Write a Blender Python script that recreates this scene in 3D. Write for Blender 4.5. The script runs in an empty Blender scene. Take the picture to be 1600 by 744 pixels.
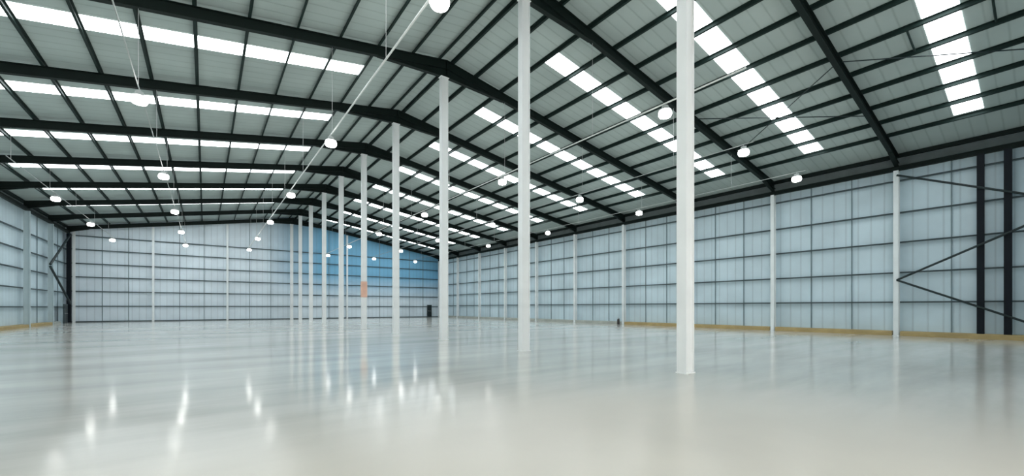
import bpy, bmesh, math, random
from mathutils import Vector, Matrix
random.seed(4)
C = bpy.context.scene.collection
V = Vector

# ------------------------------------------------------------------ key dimensions (metres)
EYE = 1.6
XM = 9.35                       # row of columns
XG = 9.489                      # ridge
XR, XL = 31.39, -11.41          # wall column lines
ZG, ZER, ZEL = 13.518, 10.036, 9.925   # rafter centre line: ridge, right eaves, left eaves
Y0, BAY = 5.408, 6.2956
YN = lambda n: Y0 + n * BAY
YB, YF = -7.0, YN(9) + 0.62     # back edge of what is built, inside face of the far wall
RD = 0.43                       # rafter depth
PD = 0.18                       # purlin depth
MR = (ZG - ZER) / (XR - XG)
ML = (ZG - ZEL) / (XG - XL)
def zraf(x):                    # rafter centre line
    return ZG - (MR * (x - XG) if x > XG else ML * (XG - x))
UNDER = RD / 2 + PD             # roof sheet underside above the rafter centre line

# ------------------------------------------------------------------ materials
def new_mat(name):
    m = bpy.data.materials.new(name); m.use_nodes = True
    nt = m.node_tree
    return m, nt, nt.nodes['Principled BSDF']
def N(nt, t, **kw):
    n = nt.nodes.new(t)
    for k, v in kw.items():
        if k in n.inputs: n.inputs[k].default_value = v
        else: setattr(n, k, v)
    return n
def paint(name, col, rough=0.5, metal=0.0, var=0.12, scale=1.5, spec=0.4):
    m, nt, b = new_mat(name)
    tc = N(nt, 'ShaderNodeTexCoord'); no = N(nt, 'ShaderNodeTexNoise', Scale=scale, Detail=4.0)
    nt.links.new(tc.outputs['Object'], no.inputs['Vector'])
    r = N(nt, 'ShaderNodeValToRGB')
    r.color_ramp.elements[0].position = 0.3; r.color_ramp.elements[1].position = 0.7
    r.color_ramp.elements[0].color = tuple(c * (1 - var) for c in col) + (1,)
    r.color_ramp.elements[1].color = tuple(min(1, c * (1 + var)) for c in col) + (1,)
    nt.links.new(no.outputs['Fac'], r.inputs['Fac']); nt.links.new(r.outputs['Color'], b.inputs['Base Color'])
    b.inputs['Roughness'].default_value = rough; b.inputs['Metallic'].default_value = metal
    b.inputs['Specular IOR Level'].default_value = spec
    return m
def sheet(name, col, axis, pitch, rough=0.5, col2=None, mottled=0.10, bump=0.25):
    """profiled metal sheet: ribs repeat along one axis of the mesh; optional second tint towards the far right and up"""
    m, nt, b = new_mat(name); L = nt.links.new
    tc = N(nt, 'ShaderNodeTexCoord'); sp = N(nt, 'ShaderNodeSeparateXYZ'); L(tc.outputs['Object'], sp.inputs[0])
    mul = N(nt, 'ShaderNodeMath', operation='MULTIPLY'); mul.inputs[1].default_value = 1 / pitch
    L(sp.outputs[axis], mul.inputs[0])
    fr = N(nt, 'ShaderNodeMath', operation='FRACT'); L(mul.outputs[0], fr.inputs[0])
    rib = N(nt, 'ShaderNodeValToRGB'); e = rib.color_ramp.elements
    e[0].position = 0.0; e[0].color = (0, 0, 0, 1); e[1].position = 0.10; e[1].color = (1, 1, 1, 1)
    e2 = e.new(0.90); e2.color = (1, 1, 1, 1); e3 = e.new(1.0); e3.color = (0, 0, 0, 1)
    L(fr.outputs[0], rib.inputs['Fac'])
    no = N(nt, 'ShaderNodeTexNoise', Scale=0.35, Detail=5.0); L(tc.outputs['Object'], no.inputs['Vector'])
    r = N(nt, 'ShaderNodeValToRGB')
    r.color_ramp.elements[0].position = 0.3; r.color_ramp.elements[1].position = 0.7
    r.color_ramp.elements[0].color = tuple(c * (1 - mottled) for c in col) + (1,)
    r.color_ramp.elements[1].color = tuple(min(1, c * (1 + mottled)) for c in col) + (1,)
    L(no.outputs['Fac'], r.inputs['Fac'])
    out = r.outputs['Color']
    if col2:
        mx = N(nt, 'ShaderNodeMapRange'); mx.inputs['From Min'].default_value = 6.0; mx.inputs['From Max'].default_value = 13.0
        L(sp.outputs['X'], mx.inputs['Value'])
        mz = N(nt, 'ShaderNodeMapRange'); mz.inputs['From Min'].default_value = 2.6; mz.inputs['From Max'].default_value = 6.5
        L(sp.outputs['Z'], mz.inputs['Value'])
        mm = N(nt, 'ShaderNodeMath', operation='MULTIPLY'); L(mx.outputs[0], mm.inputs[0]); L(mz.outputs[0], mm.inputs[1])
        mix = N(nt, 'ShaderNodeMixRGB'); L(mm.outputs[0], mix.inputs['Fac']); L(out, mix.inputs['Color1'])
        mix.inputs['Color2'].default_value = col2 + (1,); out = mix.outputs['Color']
    dk = N(nt, 'ShaderNodeMixRGB', blend_type='MULTIPLY'); dk.inputs['Fac'].default_value = 0.18
    L(out, dk.inputs['Color1']); L(rib.outputs['Color'], dk.inputs['Color2'])
    L(dk.outputs['Color'], b.inputs['Base Color'])
    bp = N(nt, 'ShaderNodeBump', Strength=bump, Distance=0.02); L(rib.outputs['Color'], bp.inputs['Height'])
    L(bp.outputs['Normal'], b.inputs['Normal'])
    b.inputs['Roughness'].default_value = rough; b.inputs['Specular IOR Level'].default_value = 0.3
    return m
def glow(name, col, strength, base=(0.9, 0.9, 0.9)):
    m, nt, b = new_mat(name)
    tc = N(nt, 'ShaderNodeTexCoord'); no = N(nt, 'ShaderNodeTexNoise', Scale=1.2, Detail=2.0)
    nt.links.new(tc.outputs['Object'], no.inputs['Vector'])
    mr = N(nt, 'ShaderNodeMapRange'); mr.inputs['To Min'].default_value = strength * 0.9; mr.inputs['To Max'].default_value = strength * 1.1
    nt.links.new(no.outputs['Fac'], mr.inputs['Value']); nt.links.new(mr.outputs[0], b.inputs['Emission Strength'])
    b.inputs['Base Color'].default_value = base + (1,); b.inputs['Emission Color'].default_value = col + (1,)
    b.inputs['Roughness'].default_value = 0.4
    return m

M_raf = paint('dark_frame_paint', (0.006, 0.013, 0.011), 0.6, spec=0.2)
M_pur = paint('dark_purlin_steel', (0.012, 0.026, 0.023), 0.6, spec=0.2)
M_rail = paint('grey_rail_steel', (0.14, 0.19, 0.21), 0.5)
M_tie = paint('grey_tie_steel', (0.20, 0.27, 0.30), 0.5)
M_post = paint('dark_post_paint', (0.004, 0.007, 0.012), 0.5, spec=0.2)
M_brace = paint('dark_brace_steel', (0.016, 0.028, 0.030), 0.5)
M_eaves_shade = paint('painted_eaves_shade', (0.15, 0.175, 0.175), 0.6)
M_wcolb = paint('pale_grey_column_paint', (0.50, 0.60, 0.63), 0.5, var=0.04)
M_white = paint('white_column_paint', (0.85, 0.87, 0.87), 0.45, var=0.04, scale=0.8)
M_wcol = paint('white_wall_column_paint', (0.84, 0.88, 0.88), 0.5, var=0.04)
M_roof = sheet('roof_liner_sheet', (0.43, 0.505, 0.485), 'Y', 0.5, 0.55)
M_wall = sheet('wall_liner_sheet', (0.61, 0.74, 0.80), 'Y', 0.6, 0.5)
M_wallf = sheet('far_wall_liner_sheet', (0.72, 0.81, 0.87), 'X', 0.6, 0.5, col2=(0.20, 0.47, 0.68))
M_sky = glow('skylight_panel', (0.92, 0.975, 1.0), 8.2)
M_lens = glow('lamp_lens', (1.0, 0.98, 0.94), 15)
M_house = paint('lamp_housing_grey', (0.40, 0.43, 0.42), 0.4)
M_trunk = paint('pale_trunking', (0.74, 0.76, 0.74), 0.4)
M_wire = paint('wire_steel', (0.6, 0.6, 0.6), 0.4, metal=0.5)
M_kerb = paint('yellow_kerb_paint', (0.44, 0.33, 0.15), 0.6, scale=2.0)
M_kerbg = paint('concrete_kerb', (0.42, 0.44, 0.40), 0.7, scale=2.0)
M_orange = paint('orange_sleeve', (0.82, 0.50, 0.38), 0.5)
M_door = paint('dark_door_paint', (0.012, 0.020, 0.022), 0.45)
M_doorf = paint('door_frame_paint', (0.05, 0.07, 0.075), 0.45)
M_steel = paint('brushed_steel', (0.5, 0.52, 0.52), 0.3, metal=0.8)
M_ext = paint('dark_extinguisher', (0.035, 0.030, 0.028), 0.35)
M_hose = paint('black_rubber', (0.01, 0.01, 0.01), 0.6)
M_base = paint('base_plate_grey', (0.55, 0.56, 0.55), 0.5)

def floor_mat():
    """polished slab: cooler and glossier away from the viewer, a dustier warm grey bay in the foreground"""
    m, nt, b = new_mat('polished_concrete'); L = nt.links.new
    tc = N(nt, 'ShaderNodeTexCoord'); sp = N(nt, 'ShaderNodeSeparateXYZ'); L(tc.outputs['Object'], sp.inputs[0])
    big = N(nt, 'ShaderNodeTexNoise', Scale=0.30, Detail=5.0); L(tc.outputs['Object'], big.inputs['Vector'])
    mp = N(nt, 'ShaderNodeMapping'); mp.inputs['Scale'].default_value = (0.10, 0.55, 1); mp.inputs['Rotation'].default_value = (0, 0, 0.45)
    L(tc.outputs['Object'], mp.inputs['Vector'])
    band = N(nt, 'ShaderNodeTexNoise', Scale=1.0, Detail=5.0, Roughness=0.6); L(mp.outputs[0], band.inputs['Vector'])
    # warm bay mask: Y below the first frame line and left of the column row, with ragged edges
    def less(sock, edge, soft, amp):
        k = N(nt, 'ShaderNodeMath', operation='MULTIPLY_ADD'); k.inputs[1].default_value = amp; k.inputs[2].default_value = -amp/2
        L(big.outputs['Fac'], k.inputs[0])
        ad = N(nt, 'ShaderNodeMath', operation='ADD'); L(sock, ad.inputs[0]); L(k.outputs[0], ad.inputs[1])
        r = N(nt, 'ShaderNodeMapRange', interpolation_type='SMOOTHSTEP'); r.inputs['From Min'].default_value = edge + soft; r.inputs['From Max'].default_value = edge - soft
        L(ad.outputs[0], r.inputs['Value']); return r.outputs[0]
    mk = N(nt, 'ShaderNodeMath', operation='MULTIPLY'); L(less(sp.outputs['Y'], 5.6, 1.9, 2.0), mk.inputs[0]); L(less(sp.outputs['X'], 8.2, 3.2, 3.0), mk.inputs[1])
    mask = mk.outputs[0]
    cool = N(nt, 'ShaderNodeValToRGB'); e = cool.color_ramp.elements
    e[0].position = 0.36; e[0].color = (0.54, 0.55, 0.515, 1); e[1].position = 0.64; e[1].color = (0.75, 0.74, 0.70, 1)
    L(band.outputs['Fac'], cool.inputs['Fac'])
    warm = N(nt, 'ShaderNodeValToRGB'); e = warm.color_ramp.elements
    e[0].position = 0.34; e[0].color = (0.75, 0.705, 0.635, 1); e[1].position = 0.66; e[1].color = (0.83, 0.775, 0.69, 1)
    L(big.outputs['Fac'], warm.inputs['Fac'])
    mx = N(nt, 'ShaderNodeMixRGB'); L(mask, mx.inputs['Fac']); L(cool.outputs['Color'], mx.inputs['Color1']); L(warm.outputs['Color'], mx.inputs['Color2'])
    L(mx.outputs['Color'], b.inputs['Base Color'])
    rr = N(nt, 'ShaderNodeMapRange'); rr.inputs['To Min'].default_value = 0.11; rr.inputs['To Max'].default_value = 0.24
    L(mask, rr.inputs['Value']); L(rr.outputs[0], b.inputs['Roughness'])
    wav = N(nt, 'ShaderNodeTexNoise', Scale=1.3, Detail=3.0); L(tc.outputs['Object'], wav.inputs['Vector'])
    bp = N(nt, 'ShaderNodeBump', Strength=0.10, Distance=0.02); L(wav.outputs['Fac'], bp.inputs['Height']); L(bp.outputs['Normal'], b.inputs['Normal'])
    b.inputs['Specular IOR Level'].default_value = 0.26
    return m
M_floor = floor_mat()

# ------------------------------------------------------------------ mesh helpers
def box(bm, lo, hi):
    x0, y0, z0 = lo; x1, y1, z1 = hi
    vs = [bm.verts.new(p) for p in ((x0,y0,z0),(x1,y0,z0),(x1,y1,z0),(x0,y1,z0),(x0,y0,z1),(x1,y0,z1),(x1,y1,z1),(x0,y1,z1))]
    for f in ((3,2,1,0),(4,5,6,7),(0,1,5,4),(1,2,6,5),(2,3,7,6),(3,0,4,7)): bm.faces.new([vs[i] for i in f])
def prism(bm, prof0, prof1):
    a = [bm.verts.new(p) for p in prof0]; b = [bm.verts.new(p) for p in prof1]; n = len(a)
    bm.faces.new(a[::-1]); bm.faces.new(b)
    for i in range(n): bm.faces.new((a[i], a[(i+1) % n], b[(i+1) % n], b[i]))
def isection(d, w, tf, tw):       # (across, up)
    return [(-w/2,-d/2),(w/2,-d/2),(w/2,-d/2+tf),(tw/2,-d/2+tf),(tw/2,d/2-tf),(w/2,d/2-tf),(w/2,d/2),(-w/2,d/2),(-w/2,d/2-tf),(-tw/2,d/2-tf),(-tw/2,-d/2+tf),(-w/2,-d/2+tf)]
def tube(bm, p0, p1, r, n=8):
    p0, p1 = V(p0), V(p1); d = (p1 - p0).normalized()
    u = d.cross(V((0,0,1)) if abs(d.z) < 0.9 else V((1,0,0))).normalized(); w = d.cross(u)
    ring = [u*math.cos(2*math.pi*i/n)*r + w*math.sin(2*math.pi*i/n)*r for i in range(n)]
    prism(bm, [p0+q for q in ring], [p1+q for q in ring])
def lathe(bm, prof, n=24):
    rings = []
    for r, z in prof:
        rings.append([bm.verts.new((r*math.cos(2*math.pi*i/n), r*math.sin(2*math.pi*i/n), z)) for i in range(n)] if r > 1e-5 else [bm.verts.new((0,0,z))])
    for a, b in zip(rings, rings[1:]):
        for i in range(n):
            j = (i+1) % n
            if len(a) == 1 and len(b) == 1: continue
            if len(a) == 1: bm.faces.new((a[0], b[j], b[i]))
            elif len(b) == 1: bm.faces.new((a[i], a[j], b[0]))
            else: bm.faces.new((a[i], a[j], b[j], b[i]))
def obj(name, bm, mat, parent=None, loc=(0,0,0), smooth=False, bevel=0):
    bmesh.ops.recalc_face_normals(bm, faces=bm.faces)
    me = bpy.data.meshes.new(name); bm.to_mesh(me); bm.free()
    if smooth:
        for p in me.polygons: p.use_smooth = True
    me.materials.append(mat)
    o = bpy.data.objects.new(name, me); C.objects.link(o); o.location = loc
    if parent: o.parent = parent
    if bevel:
        md = o.modifiers.new('bevel', 'BEVEL'); md.width = bevel; md.segments = 2; md.limit_method = 'ANGLE'
    return o
def tag(o, label, cat, group=None):
    o['label'] = label; o['category'] = cat
    if group: o['group'] = group
    return o
def structure(o, label=None, cat=None):
    o['kind'] = 'structure'
    if label: o['label'] = label; o['category'] = cat
    return o
def empty(name, loc):
    o = bpy.data.objects.new(name, None); C.objects.link(o); o.location = loc; o.empty_display_size = 0.3
    return o
def dup(root, loc):
    r = root.copy(); C.objects.link(r); r.location = loc
    for ch in list(root.children):
        c = ch.copy(); C.objects.link(c); c.parent = r
        for g in list(ch.children):
            d = g.copy(); C.objects.link(d); d.parent = c
    return r
B = bmesh.new
ORD = ['first', 'second', 'third', 'fourth', 'fifth', 'sixth', 'seventh', 'eighth', 'ninth', 'tenth', 'eleventh', 'twelfth', 'thirteenth', 'fourteenth', 'fifteenth']
def near(i): return ['nearest', 'second nearest', 'third nearest', 'fourth nearest', 'fifth nearest', 'sixth nearest', 'seventh nearest', 'eighth nearest', 'ninth nearest', 'tenth nearest'][i]

# ------------------------------------------------------------------ setting: floor, walls, roof
WX = 0.42                                     # wall sheet behind the column line
bm = B(); box(bm, (XL-WX-0.1, YB, -0.2), (XR+WX+0.1, YF+0.1, 0)); structure(obj('floor', bm, M_floor), 'pale polished concrete warehouse floor with soft lamp reflections', 'floor')
def gable_z(x): return zraf(x) + UNDER
def side_wall(name, x0, x1, ztop, lab):
    bm = B(); box(bm, (x0, YB, 0), (x1, YF, ztop)); structure(obj(name, bm, M_wall), lab, 'wall')
side_wall('wall_right', XR+WX, XR+WX+0.1, gable_z(XR+WX+0.1), 'long pale blue sheeted wall on the right')
side_wall('wall_left', XL-WX-0.1, XL-WX, gable_z(XL-WX-0.1), 'pale blue sheeted wall at the left edge')
bm = B()
prof = [(XL-WX-0.1, 0), (XR+WX+0.1, 0), (XR+WX+0.1, gable_z(XR+WX+0.1)), (XG, gable_z(XG)), (XL-WX-0.1, gable_z(XL-WX-0.1))]
prism(bm, [(x, YF, z) for x, z in prof], [(x, YF+0.1, z) for x, z in prof])
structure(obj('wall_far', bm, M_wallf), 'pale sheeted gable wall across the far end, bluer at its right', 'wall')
# unseen wall behind the viewer; left-half openings shaped to light the foreground
bm = B(); DH = 4.6
prof = [(XL-WX, DH), (XR+WX, DH), (XR+WX, gable_z(XR+WX)-0.02), (XG, gable_z(XG)-0.02), (XL-WX, gable_z(XL-WX)-0.02)]
prism(bm, [(x, YB-0.1, z) for x, z in prof], [(x, YB, z) for x, z in prof])
box(bm, (XG+2.3, YB-0.1, 0), (XR+WX, YB, DH))
for x in (XL-WX+0.3, XL+11.4, XG+2): box(bm, (x-0.3, YB-0.1, 0), (x+0.3, YB, DH))
structure(obj('wall_near', bm, M_wallf), 'unseen gable wall behind the viewer, left openings added for light', 'wall')
bm = B()
xs = (XL-WX-0.1, XG, XR+WX+0.1)
prism(bm, [(xs[0], YB, gable_z(xs[0])), (xs[1], YB, gable_z(xs[1])), (xs[2], YB, gable_z(xs[2])), (xs[2], YB, gable_z(xs[2])+0.15), (xs[1], YB, gable_z(xs[1])+0.15), (xs[0], YB, gable_z(xs[0])+0.15)],
      [(xs[0], YF+0.1, gable_z(xs[0])), (xs[1], YF+0.1, gable_z(xs[1])), (xs[2], YF+0.1, gable_z(xs[2])), (xs[2], YF+0.1, gable_z(xs[2])+0.15), (xs[1], YF+0.1, gable_z(xs[1])+0.15), (xs[0], YF+0.1, gable_z(xs[0])+0.15)])
structure(obj('ceiling', bm, M_roof), 'grey ribbed underside of the low pitched sheet roof', 'ceiling')

# ------------------------------------------------------------------ purlins (continuous lines under the sheet)
OFFS = [0.36, 1.72, 3.33, 4.95, 6.56, 8.18, 9.8, 11.42, 13.04, 14.66, 16.28, 17.9, 19.5]
for side in (1, -1):
    m = MR if side > 0 else ML
    ang = math.atan(m)
    sn = 'right' if side > 0 else 'left'
    for i, off in enumerate(OFFS):
        x = XG + side*off
        zs = zraf(x) + UNDER
        # Z-section, drawn in the X-Z plane, leaning with the roof
        d, w, t = PD-0.016, 0.075, 0.014
        pr = [(-t/2, -d), (w, -d), (w, -d+t), (t/2, -d+t), (t/2, 0), (-w, 0), (-w, -t), (-t/2, -t)]
        ca, sa = math.cos(ang), math.sin(ang) * (-side)
        P = lambda y: [((px*side)*ca - pz*sa, y, (px*side)*sa + pz*ca) for px, pz in pr]
        bm = B(); prism(bm, P(0), P(YF-YB-0.02))
        o = obj('roof_purlin', bm, M_pur, loc=(x, YB+0.01, zs-0.014))
        pos = 'closest to the ridge' if i == 0 else ('lowest, nearest the eaves' if i == len(OFFS)-1 else f'{ORD[i]} line down from the ridge')
        tag(o, f'dark steel purlin under the {sn} roof slope, {pos}', 'purlin', f'purlins under the {sn} roof slope')

# ------------------------------------------------------------------ roof frames
def rafter_bm(side):
    xe = (XR if side > 0 else XL) - XG
    ze = (ZER if side > 0 else ZEL) - ZG
    bm = B(); s = isection(RD, 0.20, 0.022, 0.014)
    xe2 = xe + side*0.18; ze2 = ze*(xe2/xe)
    prism(bm, [(0.002*side, a, b) for a, b in s], [(xe2, a, ze2 + b) for a, b in s])
    return bm
def wedge_bm(side, L, deep, from_eave):
    """tapered haunch under a rafter: web plate and bottom flange"""
    m = MR if side > 0 else ML
    xe = (XR if side > 0 else XL) - XG
    bm = B()
    if from_eave: xa, xb = xe + side*0.18, xe - side*L
    else: xa, xb = side*0.002, side*L
    za, zb = -m*abs(xa) - RD/2, -m*abs(xb) - RD/2
    tw, w, tf = 0.014, 0.20, 0.022
    prism(bm, [(xa, -tw/2, za), (xa, -tw/2, za-deep), (xb, -tw/2, zb-0.02)], [(xa, tw/2, za), (xa, tw/2, za-deep), (xb, tw/2, zb-0.02)])
    q = [(xa, za-deep), (xb, zb-0.024), (xb, zb-0.002), (xa, za-deep+tf)]
    prism(bm, [(x, -w/2, z) for x, z in q], [(x, w/2, z) for x, z in q])
    return bm
COLTOP = 9.34
def build_frame():
    root = empty('roof_frame', (XG, YN(0), ZG))
    for side in (1, -1):
        r = obj('rafter', rafter_bm(side), M_raf, root)
        obj('apex_haunch', wedge_bm(side, 3.4, 0.42, False), M_raf, root)
        obj('eaves_haunch', wedge_bm(side, 1.5, 0.22, True), M_raf, root)
        xe = (XR if side > 0 else XL) - XG; ze = (ZER if side > 0 else ZEL) - ZG - RD/2 - 0.22
        bm = B(); zb = COLTOP + 0.25 - ZG
        if ze - zb > 0.03:
            box(bm, (xe-0.17, -0.11, zb), (xe+0.17, 0.11, ze)); obj('knee_stub', bm, M_raf, root)
        else: bm.free()
    bm = B(); box(bm, (-0.02, -0.13, -RD/2-0.42), (0.02, 0.13, RD/2-0.02)); obj('apex_plate', bm, M_raf, root)
    return root
fr0 = build_frame()
for n in range(10):
    o = fr0 if n == 0 else dup(fr0, (XG, YN(n), ZG))
    pos = 'against the far gable wall' if n == 9 else f'{near(n)} to the viewer'
    tag(o, f'black pitched steel roof frame spanning both slopes, {pos}', 'roof frame', 'black roof frames')

# ------------------------------------------------------------------ skylight strips, one per bay and slope
for side in (1, -1):
    sn = 'right' if side > 0 else 'left'
    bays = range(-1, 9) if side > 0 else range(0, 9)  # first two left strips are out of view, added to light the foreground
    cy = {-1: 0.53, 0: 0.505, 1: 0.40, 2: 0.42}
    for b in bays:
        k = b+1 if side > 0 else b-2
        yc = YN(b + cy.get(b, 0.42)); w = 0.47
        xa, xb = XG + side*3.33, XG + side*19.3
        za, zb = zraf(xa)+UNDER, zraf(xb)+UNDER
        bm = B(); t0, t1 = 0.012, 0.001
        prism(bm, [(0, -w, -t0), (xb-xa, -w, zb-za-t0), (xb-xa, -w, zb-za-t1), (0, -w, -t1)],
                  [(0, w, -t0), (xb-xa, w, zb-za-t0), (xb-xa, w, zb-za-t1), (0, w, -t1)])
        o = obj('skylight_strip', bm, M_sky, loc=(xa, yc, za))
        tag(o, f'bright white skylight strip running down the {sn} roof slope, ' + (f'{near(k)} in view' if k >= 0 else ['added unseen just above the view', 'added unseen above the viewer'][-1-k]) if b < 8 else f'bright white skylight strip running down the {sn} roof slope, furthest one', 'skylight', f'skylight strips in the {sn} roof slope')

# ------------------------------------------------------------------ white columns under the ridge
CT = ZG - RD/2 - 0.42 - 0.03
def build_column():
    root = empty('steel_column', (XM, YN(0), 0))
    s = isection(0.36, 0.25, 0.03, 0.17)           # web lies across the hall
    bm = B(); prism(bm, [(b, a, 0.03) for a, b in s], [(b, a, CT-0.02) for a, b in s]); obj('shaft', bm, M_white, root)
    bm = B(); box(bm, (-0.20, -0.145, 0), (0.20, 0.145, 0.03)); obj('base_plate', bm, M_white, root)
    bm = B(); box(bm, (-0.22, -0.15, CT-0.02), (0.22, 0.15, CT)); obj('cap_plate', bm, M_white, root)
    return root
c0 = build_column()
for n in range(10):
    o = c0 if n == 0 else dup(c0, (XM, YN(n), 0))
    pos = 'large one nearest the viewer' if n == 0 else ('furthest back at the far wall' if n == 9 else f'{near(n)} to the viewer')
    tag(o, f'white steel column in the row under the ridge, {pos}', 'column', 'white columns under the ridge')
# orange sleeve on the fifth column
bm = B(); a, b, t = 0.185, 0.13, 0.012
for lo, hi in (((-a-t,-b-t,0),(a+t,-b,1.15)), ((-a-t,b,0),(a+t,b+t,1.15)), ((-a-t,-b,0),(-a,b,1.15)), ((a,-b,0),(a+t,b,1.15))): box(bm, lo, hi)
tag(obj('column_sleeve', bm, M_orange, loc=(XM, YN(4), 2.35)), 'pale orange protective sleeve around the fifth column of the middle row', 'sleeve')

# ------------------------------------------------------------------ side and end walls: columns, rails, ties, kerbs
def build_wall_column():
    root = empty('wall_column', (XR, YN(0), 0)); s = isection(0.34, 0.22, 0.02, 0.06)
    bm = B(); prism(bm, [(b, a, 0.025) for a, b in s], [(b, a, COLTOP) for a, b in s]); obj('shaft', bm, M_wcol, root)
    bm = B(); box(bm, (-0.19, -0.14, 0), (0.19, 0.14, 0.025)); obj('base_plate', bm, M_wcol, root)
    return root
w0 = build_wall_column()
for n in range(10):
    o = w0 if n == 0 else dup(w0, (XR, YN(n), 0))
    pos = 'in the far right corner' if n == 9 else f'{near(n)} to the viewer'
    tag(o, f'slim white steel column against the right wall, {pos}', 'column', 'white columns along the right wall')
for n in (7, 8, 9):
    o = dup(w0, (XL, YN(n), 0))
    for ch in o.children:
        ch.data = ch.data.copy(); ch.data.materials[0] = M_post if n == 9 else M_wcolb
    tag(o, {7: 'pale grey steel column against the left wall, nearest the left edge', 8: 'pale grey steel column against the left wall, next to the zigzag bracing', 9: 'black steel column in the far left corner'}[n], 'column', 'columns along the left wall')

def rail(name, p, L, along, mat, label, group, d=0.08, w=0.15, side=1):
    bm = B()
    # channel: web against the sheet side, lips pointing into the hall
    if along == 'Y': pr = lambda y: [(0, y, 0), (side*w, y, 0), (side*w, y, d), (0, y, d), (0, y, d-0.012), (side*(w-0.012), y, d-0.012), (side*(w-0.012), y, 0.012), (0, y, 0.012)]
    else: pr = lambda x: [(x, 0, 0), (x, w, 0), (x, w, d), (x, 0, d), (x, 0, d-0.012), (x, w-0.012, d-0.012), (x, w-0.012, 0.012), (x, 0, 0.012)]
    prism(bm, pr(0), pr(L)); o = obj(name, bm, mat, loc=p)
    return tag(o, label, 'wall rail', group)
RZ = [1.86, 3.54, 5.26, 6.95, 8.78]
for i, z in enumerate(RZ):
    rail('wall_rail', (XR+0.20, YB+0.02, z), YF-YB-0.04, 'Y', M_rail, f'grey horizontal steel rail along the right wall, {ORD[i]} up from the floor', 'rails along the right wall')
LZ = [1.60, 3.12, 4.64, 6.16, 7.68]
for i, z in enumerate(LZ):
    rail('wall_rail', (XL-0.20, YN(6)-2, z), YF-YN(6)+1.98, 'Y', M_rail, f'grey horizontal steel rail along the left wall, {ORD[i]} up from the floor', 'rails along the left wall', side=-1)
FZ = [0.02, 1.68, 3.27, 4.81, 6.25, 7.75, 9.2]
YR = YF - 0.20
for i, z in enumerate(FZ):
    nm = 'lowest, just above the floor' if i == 0 else f'{ORD[i]} up from the floor'
    rail('wall_rail', (XL-0.15, YR+0.04, z), XR-XL+0.30, 'X', M_rail, f'grey horizontal steel rail across the far end wall, {nm}', 'rails across the far end wall', d=0.10)
# posts of the far wall
FP = [-11.25+0.9, -4.78, 2.25, 16.6, 23.9]
FPX = [XL+0.30, XM-14.13, XM-7.12, XM+7.3, XM+14.6]
bmw = None
for i, x in enumerate(FPX):
    ztop = zraf(x) - RD/2 - 0.01
    s = isection(0.22, 0.20, 0.016, 0.05); bm = B()
    prism(bm, [(a, b, 0) for a, b in s], [(a, b, ztop) for a, b in s])
    o = obj('gable_post', bm, M_wcol, loc=(x, YR-0.10, 0))
    tag(o, 'thin white upright post on the far end wall, ' + ['at the far left corner', 'second from the left corner', 'between the left corner and the columns', 'just right of the columns', 'nearer the right corner'][i], 'post', 'white posts on the far end wall')
# corner post, pale, at the far left corner
def tie(p0, L, label, group, w=0.05):
    bm = B(); box(bm, (-w/2, -w/2, 0), (w/2, w/2, L)); o = obj('rail_tie', bm, M_tie, loc=p0)
    return tag(o, label, 'tie bar', group)
k = 0
for n in range(-1, 9):
    for j, fr in enumerate((1/3, 2/3)):
        if n == -1 and j == 0: continue
        tie((XR+0.385, YN(n+fr), 0.01), ZER-0.35, f'thin grey vertical tie bar on the right wall, {ORD[k] if k < 15 else ["sixteenth","seventeenth","eighteenth","nineteenth"][k-15]} from the right edge', 'tie bars on the right wall'); k += 1
k = 0
for n in (8, 7):
    for fr in (2/3, 1/3):
        tie((XL-0.385, YN(n+fr), 0.01), ZEL-0.35, f'thin grey vertical tie bar on the left wall, {ORD[k]} from the far corner', 'tie bars on the left wall'); k += 1
k = 0
edges = FPX[:3] + [XM] + FPX[3:] + [XR-0.3]
for a, b in zip(edges, edges[1:]):
    for fr in (1/3, 2/3):
        x = a + (b-a)*fr
        tie((x, YF-0.003-0.03, 0.10), zraf(x)-0.2, f'thin grey vertical tie bar on the far end wall, {ORD[k]} from its left corner', 'tie bars on the far end wall', w=0.05 if k % 2 else 0.055); k += 1

# eaves beams
for side, x, sn in ((1, XR, 'right'), (-1, XL, 'left')):
    s = isection(0.25, 0.20, 0.02, 0.05)
    bm = B(); prism(bm, [(a, 0, b) for a, b in s], [(a, YF-YB-0.3, b) for a, b in s])
    tag(obj('eaves_beam', bm, M_raf, loc=(x, YB+0.02, COLTOP+0.125)), f'long black eaves beam resting on the {sn} wall columns', 'beam')
    zz = zraf(x + side*0.38) + UNDER - 0.002
    bm = B(); box(bm, (-0.08, 0, -0.22), (0.08, YF-YB-0.04, 0.0))
    structure(obj('eaves_strut_1' if side > 0 else 'eaves_strut_2', bm, M_raf, loc=(x+side*0.30, YB+0.02, zz)), f'black eaves strut where the {sn} roof slope meets the wall', 'trim')  # upper eaves strut along the roof edge

for side, x, nm in ((1, XR, 'eaves_shade_1'), (-1, XL, 'eaves_shade_2')):  # dark strips painted in for the depth shade above the eaves beams
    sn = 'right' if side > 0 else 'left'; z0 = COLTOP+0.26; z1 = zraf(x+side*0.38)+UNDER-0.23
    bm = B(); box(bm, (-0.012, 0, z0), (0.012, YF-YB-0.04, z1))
    structure(obj(nm, bm, M_eaves_shade, loc=(x+side*0.40, YB+0.02, 0)), f'dark strip painted as shade above the {sn} eaves beam', 'trim')

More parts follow.
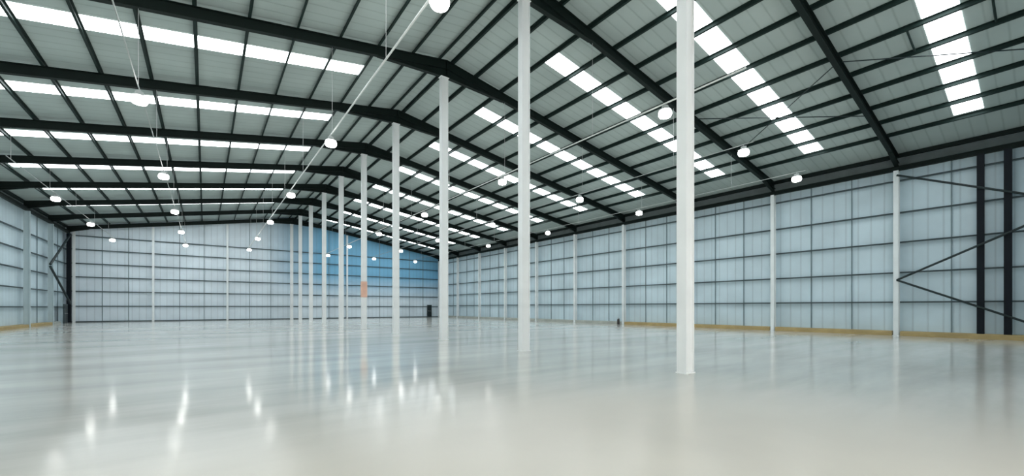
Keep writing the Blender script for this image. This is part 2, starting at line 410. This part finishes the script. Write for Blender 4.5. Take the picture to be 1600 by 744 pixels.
# kerbs between the wall columns
for n in range(-1, 9):
    bm = B(); L = BAY - 0.34
    prf = [(-0.16, 0), (0.40, 0), (0.40, 0.26), (-0.12, 0.26), (-0.16, 0.22)]
    prism(bm, [(x, 0, z) for x, z in prf], [(x, L, z) for x, z in prf])
    col = M_kerb if n <= 2 else M_kerbg
    o = obj('wall_kerb', bm, col, loc=(XR, YN(n)+0.17, 0.0))
    cn = 'yellow' if n <= 2 else 'grey concrete'
    tag(o, f'low {cn} kerb between columns along the right wall, {near(n+1)} to the viewer' if n < 8 else 'low grey concrete kerb along the right wall, in the far corner', 'kerb', 'kerbs along the right wall')
for n in (6, 7, 8):
    bm = B(); L = BAY - 0.34 - (3.6 if n == 8 else 0)
    prf = [(0.16, 0), (-0.40, 0), (-0.40, 0.24), (0.12, 0.24), (0.16, 0.20)]
    prism(bm, [(x, 0, z) for x, z in prf], [(x, L, z) for x, z in prf])
    o = obj('wall_kerb', bm, M_kerb if n < 8 else M_kerbg, loc=(XL, YN(n)+0.17, 0))
    tag(o, {6: 'low yellow kerb along the left wall, cut by the left edge', 7: 'low yellow kerb along the left wall, middle length', 8: 'low grey concrete kerb along the left wall, beside the dark corner door'}[n], 'kerb', 'kerbs along the left wall')

# dark posts in the nearest bay of the right wall
for y, w, lab in ((YN(-0.5), 0.25, 'black upright steel post on the right wall kerb, left one of the pair'), (YN(-0.64), 0.26, 'black upright steel post on the right wall kerb, right one of the pair')):
    s = isection(0.26, w, 0.02, 0.10); bm = B()
    prism(bm, [(b, a, 0) for a, b in s], [(b, a, COLTOP-0.26) for a, b in s])
    tag(obj('wall_post', bm, M_post, loc=(XR, y, 0.26)), lab, 'post', 'black posts on the right wall')

# diagonal braces
def brace(name, p0, p1, r, label, group, mat=None):
    p0, p1 = V(p0), V(p1); bm = B(); tube(bm, (0,0,0), p1-p0, r, 10)
    return tag(obj(name, bm, mat or M_brace, loc=p0), label, 'brace', group)
xb = XR - 0.23
for z0, z1, lab in ((3.14, 6.40, 'dark diagonal brace rising from the nearest right wall column towards the right edge'),
                    (3.14, 0.05, 'dark diagonal brace falling from the nearest right wall column towards the kerb'),
                    (9.05, 6.20, 'dark diagonal brace dropping from the eaves of the nearest right wall column')):
    brace('wall_brace', (xb, YN(0)-0.05, z0), (xb, YN(-1), z1), 0.055, lab, 'diagonal braces on the right wall')
xb = XL + 0.23
for z0, z1, lab in ((5.5, 9.2, 'dark diagonal brace on the left wall rising to the far corner eaves'),
                    (5.3, 2.0, 'dark diagonal brace on the left wall falling towards the dark corner door')):
    brace('wall_brace', (xb, YN(7.8), z0), (xb, YN(8.9), z1), 0.09, lab, 'diagonal braces on the left wall')
# thin roof bracing rods under the right slope in the nearest bays, between frames
def roofpt(off, y, drop): x = XG + off; return (x, y, zraf(x) + UNDER - drop)
brace('roof_brace', roofpt(11.6, YN(0)-0.12, 0.3), roofpt(16.0, YN(-1)+0.1, 0.3), 0.022, 'thin diagonal roof brace right of the nearest roof frame, under the right slope', 'thin roof braces')
brace('roof_brace', roofpt(11.6, YN(0)+0.12, 0.3), roofpt(16.4, YN(1)-0.12, 0.3), 0.022, 'thin diagonal roof brace between two nearest roof frames, running down away from viewer', 'thin roof braces')
brace('roof_brace', roofpt(16.4, YN(0)+0.12, 0.34), roofpt(11.6, YN(1)-0.12, 0.34), 0.022, 'thin diagonal roof brace between the two nearest roof frames, crossing the other', 'thin roof braces')
def roof_tie(i, y, lab):
    a, b = OFFS[i]+0.09, OFFS[i+1]-0.09
    p0, p1 = V(roofpt(a, y, 0.11)), V(roofpt(b, y, 0.11)); bm = B(); tube(bm, (0,0,0), p1-p0, 0.035, 8)
    tag(obj('purlin_tie', bm, M_pur, loc=p0), lab, 'tie bar', 'short ties between purlins')
roof_tie(7, YN(-0.33), 'short dark tie between two purlins left of the nearest right skylight strip')
roof_tie(7, YN(-0.66), 'short dark tie between two purlins right of the nearest right skylight strip')

# ------------------------------------------------------------------ lamps on suspended trunking
ZL = 8.479; LY, LS = 8.307, 9.919
ROWS = [('L3', -7.577, range(3, 6), 'leftmost lamp row'), ('L2', -1.745, range(1, 6), 'second lamp row from left'), ('L1', 4.209, range(0, 6), 'lamp row left of the columns'),
        ('R1', 13.037, range(0, 6), 'lamp row right of the columns'), ('R3', 19.111, range(0, 6), 'second lamp row from right'), ('R2', 25.295, range(0, 6), 'lamp row beside the right wall')]
def build_lamp():
    root = empty('high_bay_lamp', (0, 0, ZL))
    bm = B(); lathe(bm, [(0, -0.15), (0.12, -0.148), (0.19, -0.12), (0.225, -0.05), (0.225, 0.02), (0.20, 0.09), (0.0, 0.095)], 28); obj('lens', bm, M_lens, root, smooth=True)
    bm = B(); lathe(bm, [(0.0, 0.097), (0.205, 0.097), (0.18, 0.13), (0.12, 0.17), (0.11, 0.26), (0.0, 0.265)], 24); obj('housing', bm, M_house, root, smooth=False)
    bm = B(); tube(bm, (0, 0, 0.265), (0, 0, 0.335), 0.02, 10); obj('hanger', bm, M_house, root)
    return root
lamp0 = build_lamp(); first = True
for key, x, ks, rn in ROWS:
    for q, k in enumerate(ks):
        loc = (x, LY+LS*k, ZL)
        if first: o = lamp0; o.location = loc; first = False
        else: o = dup(lamp0, loc)
        tag(o, f'glowing round lamp in the {rn}, {near(q)} to the viewer' if k < 5 else f'glowing round lamp in the {rn}, furthest back', 'lamp', 'high bay lamps')
    # trunking with suspension wires
    ya = {'L3': 30.0, 'L2': 6.0, 'L1': 2.0, 'R1': 5.6}.get(key, 7.9); hw = 0.020 if key in ('L1', 'R1') else 0.014; yb = LY+LS*5+0.8
    root = empty('lighting_trunking', (x, ya, ZL+0.335))
    bm = B(); box(bm, (-hw, 0, 0), (hw, yb-ya, 2*hw)); obj('rail', bm, M_trunk if key in ('L1', 'R1') else M_house, root)
    ztop = zraf(x) - RD/2
    for n in range(0, 10):
        y = YN(n)
        if not (ya < y < yb): continue
        bm = B(); tube(bm, (0, y-ya, 2*hw), (0, y-ya, ztop-(ZL+0.335)-0.002), 0.008, 6); obj('suspension_wire', bm, M_wire, root)
    tag(root, f'thin pale hanging trunking, carrying the {rn}', 'trunking', 'lighting trunking runs')

# ------------------------------------------------------------------ doors and extinguisher
def exit_door(name, loc, rot, label, w=0.95, h=1.95):
    root = empty(name, loc); root.rotation_euler = (0, 0, rot); structure(root, label, 'door')
    t = 0.07; bm = B()
    box(bm, (-w/2-t, -0.10, 0), (-w/2, 0.02, h+t)); box(bm, (w/2, -0.10, 0), (w/2+t, 0.02, h+t)); box(bm, (-w/2, -0.10, h), (w/2, 0.02, h+t))
    obj('door_frame', bm, M_doorf, root)
    bm = B(); box(bm, (-w/2, -0.06, 0.01), (w/2, -0.01, h)); lf = obj('door_leaf', bm, M_door, root)
    bm = B(); tube(bm, (-w/2+0.1, -0.13, 1.0), (w/2-0.1, -0.13, 1.0), 0.018, 10); box(bm, (-w/2+0.10, -0.13, 0.97), (-w/2+0.14, -0.06, 1.03)); box(bm, (w/2-0.14, -0.13, 0.97), (w/2-0.10, -0.06, 1.03))
    obj('push_bar', bm, M_steel, lf)
exit_door('door_1', (XL+0.18, 59.5, 0), math.pi/2, 'dark exit door at the far end of the left wall', h=1.85)
exit_door('door_2', (XM+20.4, YR-0.05, 0), 0, 'dark exit door on the far wall near its right corner', w=0.66)

ex = empty('fire_extinguisher', (XR-0.42, 24.6, 0)); tag(ex, 'small dark fire extinguisher standing on the floor by the right wall', 'fire extinguisher')
bm = B(); lathe(bm, [(0, 0), (0.10, 0.0), (0.115, 0.02), (0.115, 0.42), (0.09, 0.49), (0.035, 0.53), (0, 0.53)], 20); obj('body', bm, M_ext, ex, smooth=True)
bm = B(); tube(bm, (0, 0, 0.53), (0, 0, 0.60), 0.025, 10); box(bm, (-0.10, -0.015, 0.59), (0.03, 0.015, 0.62)); box(bm, (-0.10, -0.012, 0.635), (0.03, 0.012, 0.655)); obj('valve', bm, M_steel, ex)
bm = B(); pts = [V((0.02, 0, 0.57)), V((0.10, 0, 0.58)), V((0.15, 0, 0.48)), V((0.14, 0, 0.25)), V((0.135, 0, 0.12))]
for a, b in zip(pts, pts[1:]): tube(bm, a, b, 0.013, 8)
obj('hose', bm, M_hose, ex)

# ------------------------------------------------------------------ world, camera, colour
w = bpy.data.worlds.new('world'); bpy.context.scene.world = w; w.use_nodes = True
bg = w.node_tree.nodes['Background']; bg.inputs[0].default_value = (1.0, 0.96, 0.90, 1); bg.inputs[1].default_value = 5.5
cam = bpy.data.cameras.new('camera'); co = bpy.data.objects.new('camera', cam); C.objects.link(co)
cam.sensor_width = 36; cam.lens = 637.72/1600*36; cam.shift_y = 108.46/1600; cam.clip_end = 300
co.location = (0, 0, EYE); co.rotation_euler = (math.pi/2, 0, -0.6446)
bpy.context.scene.camera = co
vs = bpy.context.scene.view_settings
vs.view_transform = 'Standard'; vs.look = 'None'; vs.exposure = 0.0; vs.gamma = 1.0
